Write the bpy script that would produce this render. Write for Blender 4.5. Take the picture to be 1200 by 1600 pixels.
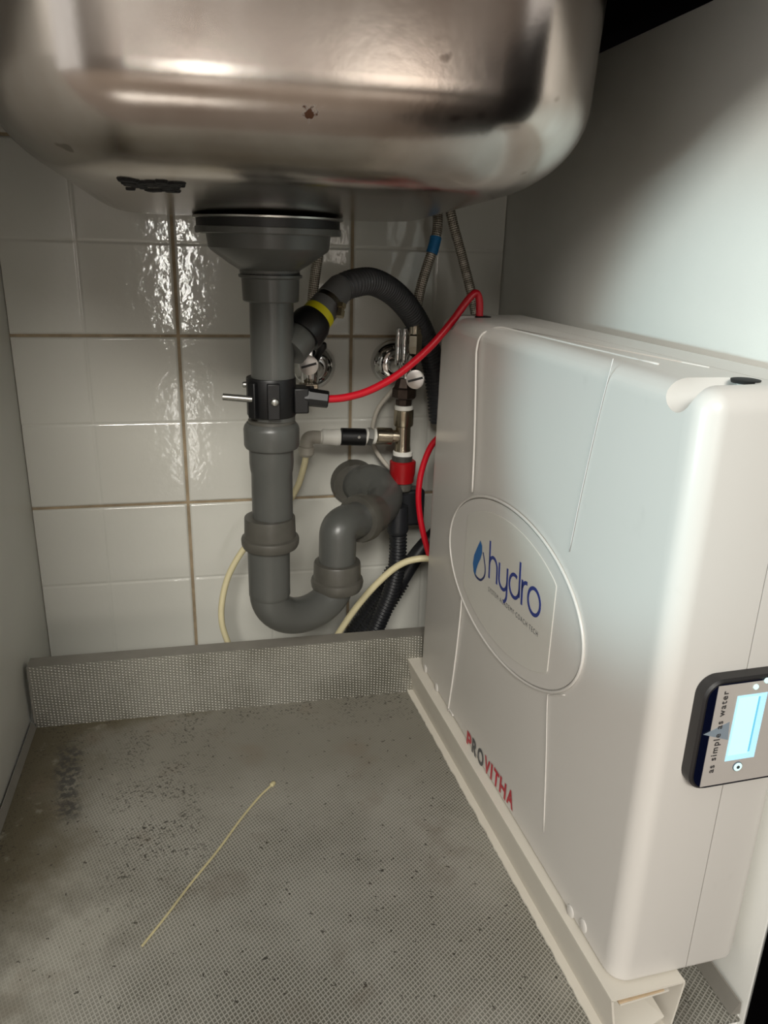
import bpy, bmesh, math, random
from mathutils import Vector, Matrix
from math import sin, cos, pi, radians, sqrt

for o in list(bpy.data.objects):
    bpy.data.objects.remove(o)
random.seed(4)
scn = bpy.context.scene
COL = scn.collection

# ------------------------------------------------------------------ camera
# X right, Y depth (tiled wall at Y = 0, cabinet opens towards -Y), Z up
# (cabinet floor at Z = 0), metres.
FPX = 1210.9
CAM = Vector((0.2108, -0.93205, 0.51784))
YAW, PIT, ROL = 0.226487, 0.333016, 0.028255
_f = Vector((sin(YAW)*cos(PIT), cos(YAW)*cos(PIT), -sin(PIT)))
_r0 = Vector((cos(YAW), -sin(YAW), 0)); _u0 = _r0.cross(_f)
_r = _r0*cos(ROL) + _u0*sin(ROL)
_u = -_r0*sin(ROL) + _u0*cos(ROL)
cd = bpy.data.cameras.new('camera')
cd.sensor_fit = 'VERTICAL'; cd.sensor_height = 36.0
cd.lens = FPX/1600*36.0; cd.clip_start = 0.01
cam = bpy.data.objects.new('camera', cd); COL.objects.link(cam)
cam.matrix_world = Matrix(((_r.x, _u.x, -_f.x, CAM.x), (_r.y, _u.y, -_f.y, CAM.y),
                           (_r.z, _u.z, -_f.z, CAM.z), (0, 0, 0, 1)))
scn.camera = cam

# ------------------------------------------------------------------ world, lights, exposure
w = bpy.data.worlds.new('room_air'); scn.world = w; w.use_nodes = True
w.node_tree.nodes['Background'].inputs['Color'].default_value = (1.0, 0.985, 0.95, 1)
w.node_tree.nodes['Background'].inputs['Strength'].default_value = 1.15

def area(name, loc, to, sx, sy, power, col):
    l = bpy.data.lights.new(name, 'AREA'); l.shape = 'RECTANGLE'
    l.size = sx; l.size_y = sy; l.energy = power; l.color = col
    o = bpy.data.objects.new(name, l); COL.objects.link(o)
    o.location = loc
    o.rotation_euler = (Vector(to)-Vector(loc)).to_track_quat('-Z', 'Y').to_euler()
    return o
# kitchen ceiling lamp behind and above the viewer
area('ceiling_lamp', (-0.35, -3.4, 2.08), (0.3, -0.5, 0.2), 1.2, 0.6, 96, (1.0, 0.965, 0.89))
# added wide warm strip, unseen, set for the band mirrored in the sink bowl
area('sink_band_light', (0.8, -4.0, 0.80), (0.8, -0.4, 0.80), 3.4, 0.3, 1.8, (1.0, 0.86, 0.76))
# hand torch held to the left of the viewer, lighting the right side panel
t = bpy.data.lights.new('hand_torch', 'SPOT'); t.energy = 11; t.color = (0.62, 0.92, 1.0)
t.spot_size = radians(31); t.spot_blend = 0.7; t.shadow_soft_size = 0.012
to = bpy.data.objects.new('hand_torch', t); COL.objects.link(to)
to.location = (-0.15, -0.75, 0.46)
to.rotation_euler = (Vector((0.564, -0.464, 0.408))-Vector(to.location)).to_track_quat('-Z', 'Y').to_euler()

vs = scn.view_settings
vs.view_transform = 'Standard'; vs.look = 'None'; vs.exposure = 0.0; vs.gamma = 1.0
vs.use_curve_mapping = False

# ------------------------------------------------------------------ helpers
def ray(x, y):
    return _f + _r*((x-600)/FPX) + _u*((800-y)/FPX)
def at(x, y, Y):
    """point at depth Y of the cabinet that lies on the sight line of a photo pixel"""
    v = ray(x, y); return CAM + v*((Y-CAM.y)/v.y)
def atz(x, y, Z):
    v = ray(x, y); return CAM + v*((Z-CAM.z)/v.z)
def atplane(x, y, P, n):
    v = ray(x, y); return CAM + v*((P-CAM).dot(n)/v.dot(n))
def rad(P, wpx):
    """radius in metres of something wpx pixels wide seen at P"""
    return wpx/2*((P-CAM).dot(_f))/FPX

def lin(c):
    return tuple((v/255/12.92 if v/255 <= .04045 else ((v/255+.055)/1.055)**2.4) for v in c)

MATS = {}
def mat(name, rgb, rough=.5, metal=0., var=0., vscale=40., bump=0., bscale=200., spec=.5, emit=0., coat=0.):
    """plain procedural material: colour with gentle noise wear and fine bump"""
    if name in MATS: return MATS[name]
    m = bpy.data.materials.new(name); m.use_nodes = True
    nt = m.node_tree; b = nt.nodes['Principled BSDF']
    c = lin(rgb)
    b.inputs['Roughness'].default_value = rough; b.inputs['Metallic'].default_value = metal
    b.inputs['Specular IOR Level'].default_value = spec
    b.inputs['Coat Weight'].default_value = coat
    tc = nt.nodes.new('ShaderNodeTexCoord')
    n = nt.nodes.new('ShaderNodeTexNoise'); n.inputs['Scale'].default_value = vscale
    n.inputs['Detail'].default_value = 6
    nt.links.new(tc.outputs['Object'], n.inputs['Vector'])
    r = nt.nodes.new('ShaderNodeValToRGB')
    r.color_ramp.elements[0].position = .3; r.color_ramp.elements[1].position = .7
    r.color_ramp.elements[0].color = tuple(v*(1-var) for v in c)+(1,)
    r.color_ramp.elements[1].color = tuple(min(1, v*(1+var)) for v in c)+(1,)
    nt.links.new(n.outputs['Fac'], r.inputs['Fac'])
    nt.links.new(r.outputs['Color'], b.inputs['Base Color'])
    if emit:
        b.inputs['Emission Color'].default_value = c+(1,); b.inputs['Emission Strength'].default_value = emit
    if bump:
        n2 = nt.nodes.new('ShaderNodeTexNoise'); n2.inputs['Scale'].default_value = bscale
        nt.links.new(tc.outputs['Object'], n2.inputs['Vector'])
        bp = nt.nodes.new('ShaderNodeBump'); bp.inputs['Strength'].default_value = bump
        bp.inputs['Distance'].default_value = .002
        nt.links.new(n2.outputs['Fac'], bp.inputs['Height']); nt.links.new(bp.outputs['Normal'], b.inputs['Normal'])
    MATS[name] = m
    return m

class G:
    """small node-graph writer"""
    def __init__(s, m): s.nt = m.node_tree; s.b = s.nt.nodes['Principled BSDF']
    def n(s, t, **kw):
        k = s.nt.nodes.new(t)
        for a, v in kw.items(): setattr(k, a, v)
        return k
    def val(s, node, sock, v):
        if hasattr(v, 'is_output') or isinstance(v, bpy.types.NodeSocket): s.nt.links.new(v, node.inputs[sock])
        else: node.inputs[sock].default_value = v
    def math(s, op, a, b=None, c=None, clamp=False):
        k = s.n('ShaderNodeMath', operation=op); k.use_clamp = clamp
        s.val(k, 0, a)
        if b is not None: s.val(k, 1, b)
        if c is not None: s.val(k, 2, c)
        return k.outputs[0]
    def noise(s, vec, scale, detail=4, rough=.5):
        k = s.n('ShaderNodeTexNoise'); s.nt.links.new(vec, k.inputs['Vector'])
        k.inputs['Scale'].default_value = scale; k.inputs['Detail'].default_value = detail
        k.inputs['Roughness'].default_value = rough
        return k.outputs['Fac']
    def step(s, v, lo, hi, a=0., b=1.):
        k = s.n('ShaderNodeMapRange'); k.interpolation_type = 'SMOOTHSTEP'
        s.val(k, 'Value', v); k.inputs['From Min'].default_value = lo; k.inputs['From Max'].default_value = hi
        k.inputs['To Min'].default_value = a; k.inputs['To Max'].default_value = b
        return k.outputs['Result']
    def mix(s, f, a, b):
        k = s.n('ShaderNodeMix', data_type='RGBA'); s.val(k, 0, f)
        for i, v in ((6, a), (7, b)):
            if isinstance(v, tuple): k.inputs[i].default_value = lin(v)+(1,)
            else: s.nt.links.new(v, k.inputs[i])
        return k.outputs[2]

class MB:
    def __init__(s): s.v = []; s.f = []; s.uv = []
    def add(s, vs, fs, uvs=None):
        o = len(s.v); s.v += [tuple(p) for p in vs]
        s.f += [tuple(i+o for i in f) for f in fs]
        s.uv += (uvs if uvs else [(0., 0.)]*len(vs))
        return s
    def box(s, a, b):
        x0, y0, z0 = a; x1, y1, z1 = b
        return s.add([(x0,y0,z0),(x1,y0,z0),(x1,y1,z0),(x0,y1,z0),(x0,y0,z1),(x1,y0,z1),(x1,y1,z1),(x0,y1,z1)],
                     [(0,3,2,1),(4,5,6,7),(0,1,5,4),(1,2,6,5),(2,3,7,6),(3,0,4,7)])
    def obox(s, c, ax, ay, az, hx, hy, hz):
        vs = [c+ax*(hx*i)+ay*(hy*j)+az*(hz*k) for k in (-1, 1) for j in (-1, 1) for i in (-1, 1)]
        return s.add(vs, [(0,2,3,1),(4,5,7,6),(0,1,5,4),(1,3,7,5),(3,2,6,7),(2,0,4,6)])
    def tube(s, path, radii, n=20, caps=True, frame=None):
        path = [Vector(p) for p in path]
        if not hasattr(radii, '__len__'): radii = [radii]*len(path)
        L = 0; prev = None; vs = []; uvs = []; N = None
        for i, p in enumerate(path):
            t = path[min(i+1, len(path)-1)] - path[max(i-1, 0)]
            if t.length < 1e-9: t = prev_t
            t = t.normalized(); prev_t = t
            if N is None:
                N = frame if frame else (Vector((0, 0, 1)) if abs(t.z) < .9 else Vector((0, 1, 0)))
            N = (N - t*N.dot(t)).normalized(); B = t.cross(N)
            if i: L += (p-path[i-1]).length
            for k in range(n):
                a = 2*pi*k/n
                vs.append(p + (N*cos(a)+B*sin(a))*radii[i]); uvs.append((k/n, L))
        fs = []
        for i in range(len(path)-1):
            for k in range(n):
                k2 = (k+1) % n
                fs.append((i*n+k, i*n+k2, (i+1)*n+k2, (i+1)*n+k))
        if caps:
            fs.append(tuple(range(n-1, -1, -1))); fs.append(tuple(range((len(path)-1)*n, len(path)*n)))
        return s.add(vs, fs, uvs)
    def lathe(s, base, axis, prof, n=32, caps=True, frame=None):
        """prof: list of (distance along axis, radius)"""
        base = Vector(base); axis = Vector(axis).normalized()
        N = frame or (Vector((0, 1, 0)) if abs(axis.y) < .8 else Vector((1, 0, 0)))
        N = (N-axis*N.dot(axis)).normalized(); B = axis.cross(N)
        vs = []; uvs = []
        for h, r in prof:
            for k in range(n):
                a = 2*pi*k/n; vs.append(base+axis*h+(N*cos(a)+B*sin(a))*r); uvs.append((k/n, h))
        fs = [(i*n+k, i*n+(k+1) % n, (i+1)*n+(k+1) % n, (i+1)*n+k) for i in range(len(prof)-1) for k in range(n)]
        if caps:
            fs.append(tuple(range(n-1, -1, -1))); fs.append(tuple(range((len(prof)-1)*n, len(prof)*n)))
        return s.add(vs, fs, uvs)
    def build(s, name, m, parent=None, smooth=True, ang=40, origin=None):
        me = bpy.data.meshes.new(name)
        o0 = Vector(origin) if origin is not None else Vector((0, 0, 0))
        me.from_pydata([tuple(Vector(p)-o0) for p in s.v], [], s.f)
        ul = me.uv_layers.new(name='UVMap')
        for lp in me.loops: ul.data[lp.index].uv = s.uv[lp.vertex_index]
        me.update()
        bm = bmesh.new(); bm.from_mesh(me); bmesh.ops.recalc_face_normals(bm, faces=bm.faces)
        for f in bm.faces: f.smooth = smooth
        if smooth:
            for e in bm.edges:
                if len(e.link_faces) == 2 and e.calc_face_angle(0) > radians(ang): e.smooth = False
        bm.to_mesh(me); bm.free()
        return link(name, me, m, parent, o0)

def link(name, me, m, parent=None, loc=None):
    o = bpy.data.objects.new(name, me); COL.objects.link(o)
    if m is not None:
        me.materials.clear(); me.materials.append(m)
    if loc is not None: o.location = loc
    if parent is not None:
        o.parent = parent
        o.matrix_parent_inverse = Matrix.Translation(parent.location).inverted() if parent.type == 'EMPTY' else Matrix.Translation(-Vector(parent.location))
    return o
def tag(o, label, cat, group=None):
    o['label'] = label; o['category'] = cat
    if group: o['group'] = group
    return o
def struct(o, label=None):
    o['kind'] = 'structure'
    if label: o['label'] = label
    return o
def thing(name, loc, label, cat, group=None):
    o = bpy.data.objects.new(name, None); o.empty_display_size = .02
    o.location = loc; COL.objects.link(o)
    return tag(o, label, cat, group)
def smooth_path(pts, n=8):
    pts = [Vector(p) for p in pts]
    P = [pts[0]*2-pts[1]] + pts + [pts[-1]*2-pts[-2]]
    out = []
    for i in range(1, len(P)-2):
        a, b, c, d = P[i-1], P[i], P[i+1], P[i+2]
        for k in range(n):
            t = k/n
            out.append(.5*((2*b)+(c-a)*t+(2*a-5*b+4*c-d)*t*t+(3*b-a-3*c+d)*t**3))
    out.append(pts[-1]); return out
def resample(path, step):
    out = [path[0]]; acc = 0
    for i in range(1, len(path)):
        a, b = path[i-1], path[i]; d = (b-a).length
        while acc+d >= step and d > 1e-9:
            a = a+(b-a)*((step-acc)/d); out.append(a.copy()); d = (b-a).length; acc = 0
        acc += d
    return out
def bevel_mesh(me, w, seg=2, ang=30):
    bm = bmesh.new(); bm.from_mesh(me)
    es = [e for e in bm.edges if len(e.link_faces) == 2 and e.calc_face_angle(0) > radians(ang)]
    bmesh.ops.bevel(bm, geom=es, offset=w, segments=seg, profile=.5, affect='EDGES', clamp_overlap=True)
    for f in bm.faces: f.smooth = True
    bmesh.ops.recalc_face_normals(bm, faces=bm.faces)
    bm.to_mesh(me); bm.free()
def bbox(name, a, b, m, parent=None, bev=.001, seg=2):
    o = MB().box(a, b).build(name, m, parent, smooth=True)
    if bev: bevel_mesh(o.data, bev, seg)
    return o
def ring(c, axis, r0, r1, h):   # flat ring profile for lathe
    return MB().lathe(c, axis, [(0, r0), (0, r1), (h, r1), (h, r0), (0, r0)], caps=False)

W = 0.564       # inner width of the cabinet
FR = -0.593     # front edge of the cabinet sides
X_, Y_, Z_ = Vector((1, 0, 0)), Vector((0, 1, 0)), Vector((0, 0, 1))

# ------------------------------------------------------------------ materials of the setting
def tile_mat():
    m = mat('glazed_tile', (198, 197, 189), rough=.07, var=.025, vscale=9)
    g = G(m); tc = g.n('ShaderNodeTexCoord').outputs['Object']
    a = g.noise(tc, 85, 2); b = g.noise(tc, 260, 2)
    h = g.math('ADD', a, g.math('MULTIPLY', b, .12))
    bp = g.n('ShaderNodeBump'); bp.inputs['Strength'].default_value = .21; bp.inputs['Distance'].default_value = .0012
    g.nt.links.new(h, bp.inputs['Height']); g.nt.links.new(bp.outputs['Normal'], g.b.inputs['Normal'])
    return m
def melamine(name, rgb):
    return mat(name, rgb, rough=.38, var=.02, vscale=14, bump=.06, bscale=900)
M_tile = tile_mat()
M_grout = mat('grout', (146, 130, 106), rough=.9, var=.25, vscale=60, bump=.3, bscale=700)
M_panel = melamine('white_melamine', (222, 222, 216))
M_black = mat('black_laminate', (7, 6, 7), rough=.9, var=.1, spec=0.)
M_roomfloor = mat('room_floor', (132, 120, 110), rough=.025, var=.12, vscale=6)
M_roomwall = mat('room_wall', (120, 110, 102), rough=.8, var=.03)

def emboss_mat(name, plane, dirt):
    """aluminium faced sheet with a staggered lattice of small embossed bumps"""
    m = bpy.data.materials.new(name); m.use_nodes = True
    g = G(m); tcn = g.n('ShaderNodeTexCoord'); tc = tcn.outputs['Object']
    sx = g.n('ShaderNodeSeparateXYZ'); g.nt.links.new(tc, sx.inputs[0])
    u = sx.outputs['X']; v = sx.outputs['Y' if plane == 'xy' else 'Z']
    wob = g.math('MULTIPLY', g.noise(tc, 9, 1), .006)
    u = g.math('ADD', u, wob)
    def phase(cu_, cv_):
        return g.math('COSINE', g.math('ADD', g.math('MULTIPLY', u, 2*pi*1000*cu_), g.math('MULTIPLY', v, 2*pi*1000*cv_)))
    if plane == 'xy':                                    # raised netting round small pits
        h = g.math('MAXIMUM', g.step(phase(.3384, .1388), -.15, -.95), g.math('MULTIPLY', g.step(phase(.1757, -.2484), -.15, -.95), .85))
    else:                                                # rows of small raised lozenges
        lat = g.math('MULTIPLY', g.math('ADD', phase(1/3.65, 0.), phase(.22/3.5, 1/3.5)), .5)
        h = g.step(lat, .1, .9)
    bp = g.n('ShaderNodeBump'); bp.inputs['Distance'].default_value = .0006
    g.nt.links.new(h, bp.inputs['Height']); g.nt.links.new(bp.outputs['Normal'], g.b.inputs['Normal'])
    big = g.noise(tc, 9, 5, .6)
    col = g.mix(g.step(big, .35, .65), (120, 118, 108), (152, 150, 141))
    col = g.mix(g.math('MULTIPLY', g.step(h, .2, .9), .5 if plane == 'xy' else .7), col, (228, 224, 215))
    rough = .42; metal = .55
    strength = .55
    if dirt:
        X, Y = sx.outputs['X'], sx.outputs['Y']
        # grey film that fills the embossing towards the back and the left
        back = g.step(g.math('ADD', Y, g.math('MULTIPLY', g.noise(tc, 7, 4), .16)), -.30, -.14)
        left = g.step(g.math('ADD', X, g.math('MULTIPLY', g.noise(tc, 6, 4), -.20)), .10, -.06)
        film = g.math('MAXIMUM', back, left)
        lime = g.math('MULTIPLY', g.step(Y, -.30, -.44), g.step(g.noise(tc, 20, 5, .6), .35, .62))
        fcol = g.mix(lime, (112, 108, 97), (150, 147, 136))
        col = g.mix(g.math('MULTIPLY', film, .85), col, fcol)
        # brown grime in the left back corner and along the left side
        e1 = g.step(g.math('ADD', X, g.math('MULTIPLY', g.noise(tc, 26, 6, .65), -.10)), .045, -.025)
        d2 = g.math('ADD', g.math('ADD', Y, g.math('MULTIPLY', X, -.30)), g.math('MULTIPLY', g.noise(tc, 30, 6, .65), .07))
        e2 = g.step(d2, -.168, -.128)
        grime = g.math('MAXIMUM', g.math('MULTIPLY', e1, g.step(Y, -.47, -.36)), e2)
        col = g.mix(g.math('MULTIPLY', grime, .85), col, (84, 75, 54))
        wm = g.math('MULTIPLY', g.step(g.noise(tc, 44, 5, .6), .58, .70), g.step(X, .16, .06))
        col = g.mix(g.math('MULTIPLY', wm, .55), col, (150, 146, 134))
        # dark scuffed streak near the left side
        dx = g.math('ABSOLUTE', g.math('ADD', g.math('SUBTRACT', g.math('ADD', X, g.math('MULTIPLY', g.math('ADD', Y, .174), .154)), .055), g.math('MULTIPLY', g.noise(tc, 40, 4), .02)))
        dy = g.math('ABSOLUTE', g.math('ADD', Y, .235))
        st = g.math('MULTIPLY', g.step(dx, .016, .006), g.step(dy, .070, .045))
        st = g.math('MULTIPLY', st, g.step(g.noise(tc, 150, 5), .40, .56))
        col = g.mix(g.math('MULTIPLY', st, .75), col, (52, 52, 52))
        # black specks, dense in a band left of the middle and along the back
        sp = g.noise(tc, 260, 5, .7)
        zone = g.math('MAXIMUM', g.math('MULTIPLY', g.step(g.math('ABSOLUTE', g.math('SUBTRACT', X, .145)), .070, .02), g.step(Y, -.44, -.36)),
                      g.math('MAXIMUM', g.step(Y, -.22, -.14), g.step(X, .06, .0)))
        clump = g.step(g.noise(tc, 32, 3), .40, .56)
        spk = g.math('MULTIPLY', g.math('MULTIPLY', g.step(sp, .535, .60), zone), clump)
        col = g.mix(g.math('MULTIPLY', spk, .85), col, (44, 40, 35))
        sp2 = g.math('MULTIPLY', g.step(g.noise(tc, 170, 2, .6), .67, .70), .8)
        col = g.mix(sp2, col, (52, 47, 40))
        # faint warm stains
        wst = g.math('MULTIPLY', g.step(g.noise(tc, 16, 5), .56, .72), .35)
        col = g.mix(wst, col, (116, 103, 88))
        dirtm = g.math('MAXIMUM', film, grime)
        g.val(g.b, 'Metallic', g.math('MULTIPLY', g.math('SUBTRACT', 1., dirtm), metal))
        g.val(g.b, 'Roughness', g.math('MULTIPLY_ADD', dirtm, .22, rough))
        g.val(bp, 'Strength', g.math('MULTIPLY_ADD', film, -.38, strength))
    else:
        g.b.inputs['Metallic'].default_value = .6; g.b.inputs['Roughness'].default_value = .38
        bp.inputs['Strength'].default_value = 1.0
    g.nt.links.new(col, g.b.inputs['Base Color'])
    return m
M_emb_floor = emboss_mat('embossed_aluminium_sheet', 'xy', True)
M_emb_up = emboss_mat('embossed_aluminium_upstand', 'xz', False)
M_greystrip = mat('grey_edge_band', (128, 124, 116), rough=.5, var=.12, vscale=30)

# ------------------------------------------------------------------ the setting
def slab(name, a, b, m, parent=None):
    return MB().box(a, b).build(name, m, parent, smooth=False)

wall = struct(slab('wall_back', (-.02, .0022, -.02), (W+.02, .03, .76), M_grout))
gx = [-.0235, .1784, .3795, .5806]; gz = [-.19, .0098, .2108, .4119, .6130, .8141]
def tile(x0, x1, z0, z1, sx, sz, cutl, cutr):
    """one glazed tile with pillowed edges and scored half lines"""
    def stops(a, b, mids, ea, eb):
        L = []
        def put(p, d): L.append((p, d))
        if ea: put(a, -.0020); put(a+.0009, -.0006); put(a+.0024, 0); put(a+.0027, 0); put(a+.0032, 0)
        else: put(a, 0)
        for s in mids:
            if a+.008 < s < b-.008:
                put(s-.0034, 0); put(s-.0030, 0); put(s-.0012, -.00035); put(s, -.0011); put(s+.0012, -.00035); put(s+.0030, 0); put(s+.0034, 0)
        if eb: put(b-.0032, 0); put(b-.0027, 0); put(b-.0024, 0); put(b-.0009, -.0006); put(b, -.0020)
        else: put(b, 0)
        return L
    xs = stops(x0, x1, sx, not cutl, not cutr); zs = stops(z0, z1, sz, True, True)
    vs = [(x, -min(dx, dz), z) for z, dz in zs for x, dx in xs]
    n = len(xs)
    fs = [(j*n+i, j*n+i+1, (j+1)*n+i+1, (j+1)*n+i) for j in range(len(zs)-1) for i in range(n-1)]
    return MB().add(vs, fs).build('tile', M_tile, wall, ang=70)
for i in range(3):
    for j in range(5):
        x0, x1 = gx[i]+.0018, gx[i+1]-.0018; z0, z1 = gz[j]+.0016, gz[j+1]-.0016
        cutl = x0 < 0; cutr = x1 > W
        zt = min(z1, .75)
        tile(max(x0, 0.0), min(x1, W), max(z0, -.015), zt, [(gx[i]+gx[i+1])/2], [(gz[j]+gz[j+1])/2], cutl, cutr)

wl = struct(slab('wall_left', (-.018, FR, -.17), (-.0005, .002, .70), M_panel), 'white melamine cabinet side on the left')
bevel_mesh(wl.data, .0006, 1)
wr = struct(slab('wall_right', (W+.0005, FR, -.17), (W+.018, .002, .684), M_panel), 'white melamine cabinet side on the right')
bevel_mesh(wr.data, .0006, 1)
fl = struct(slab('floor', (.0, FR+.004, -.018), (W, .002, -.0022), M_panel), 'cabinet bottom panel')
struct(slab('floor_room', (-2.5, -4.2, -.19), (3.2, .002, -.17), M_roomfloor), 'warm beige kitchen floor in front of the cabinet')
struct(slab('baseboard_front', (-.02, -.56, -.17), (W+.02, -.545, -.018), M_black), 'dark plinth under the cabinet')
struct(slab('wall_front_left', (-.62, FR, -.15), (-.0195, FR+.018, .70), M_black), 'black front of the neighbouring cabinet on the left')
struct(slab('wall_front_right', (W+.0195, FR, -.15), (1.15, FR+.018, .70), M_black), 'black front of the neighbouring cabinet on the right')
struct(slab('wall_room', (-2.5, -4.22, -.17), (3.2, -4.2, 2.5), M_roomwall), 'pale kitchen wall opposite the cabinet')
# glazed balcony door strip in the opposite wall, its light mirrored in the tiles
M_glass = mat('daylit_glass', (255, 252, 246), rough=.2, emit=32.)
M_wallglow = mat('wall_glow', (255, 244, 232), rough=.4, emit=3.)
wf = mat('window_frame', (225, 222, 216), rough=.5)
def window(n, x0, x1, z0, z1, m, Y=-4.198):
    o = struct(MB().box((x0-.05, Y, z0-.05), (x0, Y+.05, z1+.05)).box((x1, Y, z0-.05), (x1+.05, Y+.05, z1+.05))
               .box((x0, Y, z0-.05), (x1, Y+.05, z0)).box((x0, Y, z1), (x1, Y+.05, z1+.05)).build('window_%d' % n, wf, smooth=False))
    slab('pane', (x0, Y+.004, z0), (x1, Y+.02, z1), m, o)
window(1, .01, .085, .02, .66, M_glass)
window(2, 1.0, 1.55, .15, .85, M_wallglow)  # added glowing pane, stands in for lit room wall mirrored in the tiles

# worktop above, black open door at the right front
wt = bbox('worktop', (-.55, -.63, .7005), (1.15, .002, .738), M_black, bev=.002)
tag(wt, 'black underside of the worktop above the steel sink bowl', 'worktop')
dr = thing('cabinet_door', (W+.004, FR-.012, -.14), 'black cabinet door standing open at the right front edge', 'door')
dd = MB().obox(Vector((W+.0098, FR-.0015-.275, .27)), X_, Y_, Z_, .009, .275, .40).build('door_leaf', M_black, dr, smooth=True)
bevel_mesh(dd.data, .001, 2)

# ------------------------------------------------------------------ aluminium tray
tray = thing('aluminium_tray', (.28, -.36, 0), 'embossed aluminium tray with grime stains lining the cabinet floor', 'tray')
slab('base_sheet', (.003, FR-.001, -.002), (W-.003, -.1345, 0), M_emb_floor, tray)
up = MB().box((.006, -.1345, 0), (W-.004, -.1335, .0755)).build('rear_upstand', M_emb_up, tray, smooth=False)
rl = bbox('upstand_ledge', (.003, -.1334, .004), (W-.003, -.111, .0752), M_greystrip, tray, bev=.0015)
MB().add([(W-.0085, FR+.003, .0004), (W-.0028, FR+.003, .011), (W-.0015, FR+.003, .011), (W-.0005, FR+.003, 0),
          (W-.0085, -.14, .0004), (W-.0028, -.14, .011), (W-.0015, -.14, .011), (W-.0005, -.14, 0)],
         [(0,1,5,4), (1,2,6,5), (2,3,7,6), (3,0,4,7), (0,3,2,1), (4,5,6,7)]).build('side_lip', M_greystrip, tray, smooth=False)
MB().add([(.0060, FR+.003, .0004), (.0022, FR+.003, .008), (.0012, FR+.003, .008), (.0005, FR+.003, 0),
          (.0060, -.135, .0004), (.0022, -.135, .008), (.0012, -.135, .008), (.0005, -.135, 0)],
         [(0,1,5,4), (1,2,6,5), (2,3,7,6), (3,0,4,7), (0,3,2,1), (4,5,6,7)]).build('side_lip', M_greystrip, tray, smooth=False)

# ------------------------------------------------------------------ steel sink bowl
def steel_mat():
    m = mat('sink_steel', (206, 198, 190), rough=.30, metal=1.)
    g = G(m); tc = g.n('ShaderNodeTexCoord').outputs['Object']
    mp = g.n('ShaderNodeMapping'); mp.inputs['Scale'].default_value = (1, 1, .25); g.nt.links.new(tc, mp.inputs[0])
    big = g.noise(mp.outputs[0], 10, 5, .6); fine = g.noise(tc, 120, 3)
    col = g.mix(g.step(big, .3, .7), (168, 158, 150), (192, 186, 180))
    # tarnish spots
    sp = g.math('MULTIPLY', g.step(g.noise(tc, 46, 2), .70, .76), .6)
    col = g.mix(sp, col, (96, 84, 76))
    # rust fleck on the front
    c = at(485, 178, -.487)
    sub = g.n('ShaderNodeVectorMath', operation='SUBTRACT'); g.nt.links.new(tc, sub.inputs[0]); sub.inputs[1].default_value = tuple(c)
    ln = g.n('ShaderNodeVectorMath', operation='LENGTH'); g.nt.links.new(sub.outputs[0], ln.inputs[0])
    dd_ = g.math('ADD', ln.outputs['Value'], g.math('MULTIPLY', g.noise(tc, 260, 3), .010))
    rust = g.step(dd_, .0098, .0082)
    col = g.mix(rust, col, (62, 36, 20))
    g.nt.links.new(col, g.b.inputs['Base Color'])
    g.val(g.b, 'Metallic', g.math('SUBTRACT', 1., g.math('MULTIPLY', rust, .9)))
    g.val(g.b, 'Roughness', g.math('ADD', g.math('MULTIPLY', big, .10), .15))
    bp = g.n('ShaderNodeBump'); bp.inputs['Strength'].default_value = .05; bp.inputs['Distance'].default_value = .001
    g.nt.links.new(fine, bp.inputs['Height']); g.nt.links.new(bp.outputs['Normal'], g.b.inputs['Normal'])
    return m
M_steel = steel_mat()
BX0, BX1, BYF, BYB, RC, RF, ZB, ZT, SLOPE = .0890, .4594, -.495, -.075, .0877, .0633, .5377, .700, .05
def bowl_mesh():
    secs = [(ZT, 0., 0.), (ZT-.04, .0018, 0.), (ZB+RF+.03, .0032, 0.)]
    n = 12
    for i in range(n+1):
        t = pi/2*i/n
        secs.append((ZB+RF-RF*sin(t), .0045+RF*(1-cos(t)), sin(t)))
    mb = MB(); vs = []; K = 10; first = None
    for z, ins, ws_ in secs:
        a0, a1, b0, b1 = BX0+ins, BX1-ins, BYF+ins, BYB-ins; r = max(RC-ins*.62, .012)
        for cx, cy, q in ((a1-r, b1-r, 0), (a0+r, b1-r, 1), (a0+r, b0+r, 2), (a1-r, b0+r, 3)):
            for k in range(K+1):
                t = pi/2*(q+k/K); yy = cy+r*sin(t); vs.append((cx+r*cos(t), yy, z+ws_*SLOPE*max(0., -.2-yy)))
    N = 4*(K+1)
    fs = [(i*N+k, i*N+(k+1) % N, (i+1)*N+(k+1) % N, (i+1)*N+k) for i in range(len(secs)-1) for k in range(N)]
    L = len(secs)-1
    nr_ = 6
    for j in range(1, nr_):
        f_ = 1-j/nr_
        for k in range(N):
            p = Vector(vs[L*N+k]); x = .268+(p.x-.268)*f_; y = -.2+(p.y+.2)*f_
            vs.append((x, y, ZB+SLOPE*max(0., -.2-y)))
            fs.append(((L+j-1)*N+k, (L+j-1)*N+(k+1) % N, (L+j)*N+(k+1) % N, (L+j)*N+k))
    vs.append((.268, -.2, ZB-.0008)); c = len(vs)-1; L += nr_-1
    fs += [(L*N+k, L*N+(k+1) % N, c) for k in range(N)]
    mb.add(vs, fs); return mb
sink = thing('sink_bowl', (.268, -.28, ZB), 'brushed stainless steel sink bowl hanging from the worktop', 'sink')
bo = bowl_mesh().build('bowl', M_steel, sink, ang=60)
rim = MB().box((BX0-.015, BYF-.012, .6975), (BX0+.001, BYB+.012, .7)).box((BX1-.001, BYF-.012, .6975), (BX1+.015, BYB+.012, .7))\
    .box((BX0, BYF-.012, .6975), (BX1, BYF+.001, .7)).box((BX0, BYB-.001, .6975), (BX1, BYB+.012, .7)).build('rim', M_steel, sink, smooth=False)
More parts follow.
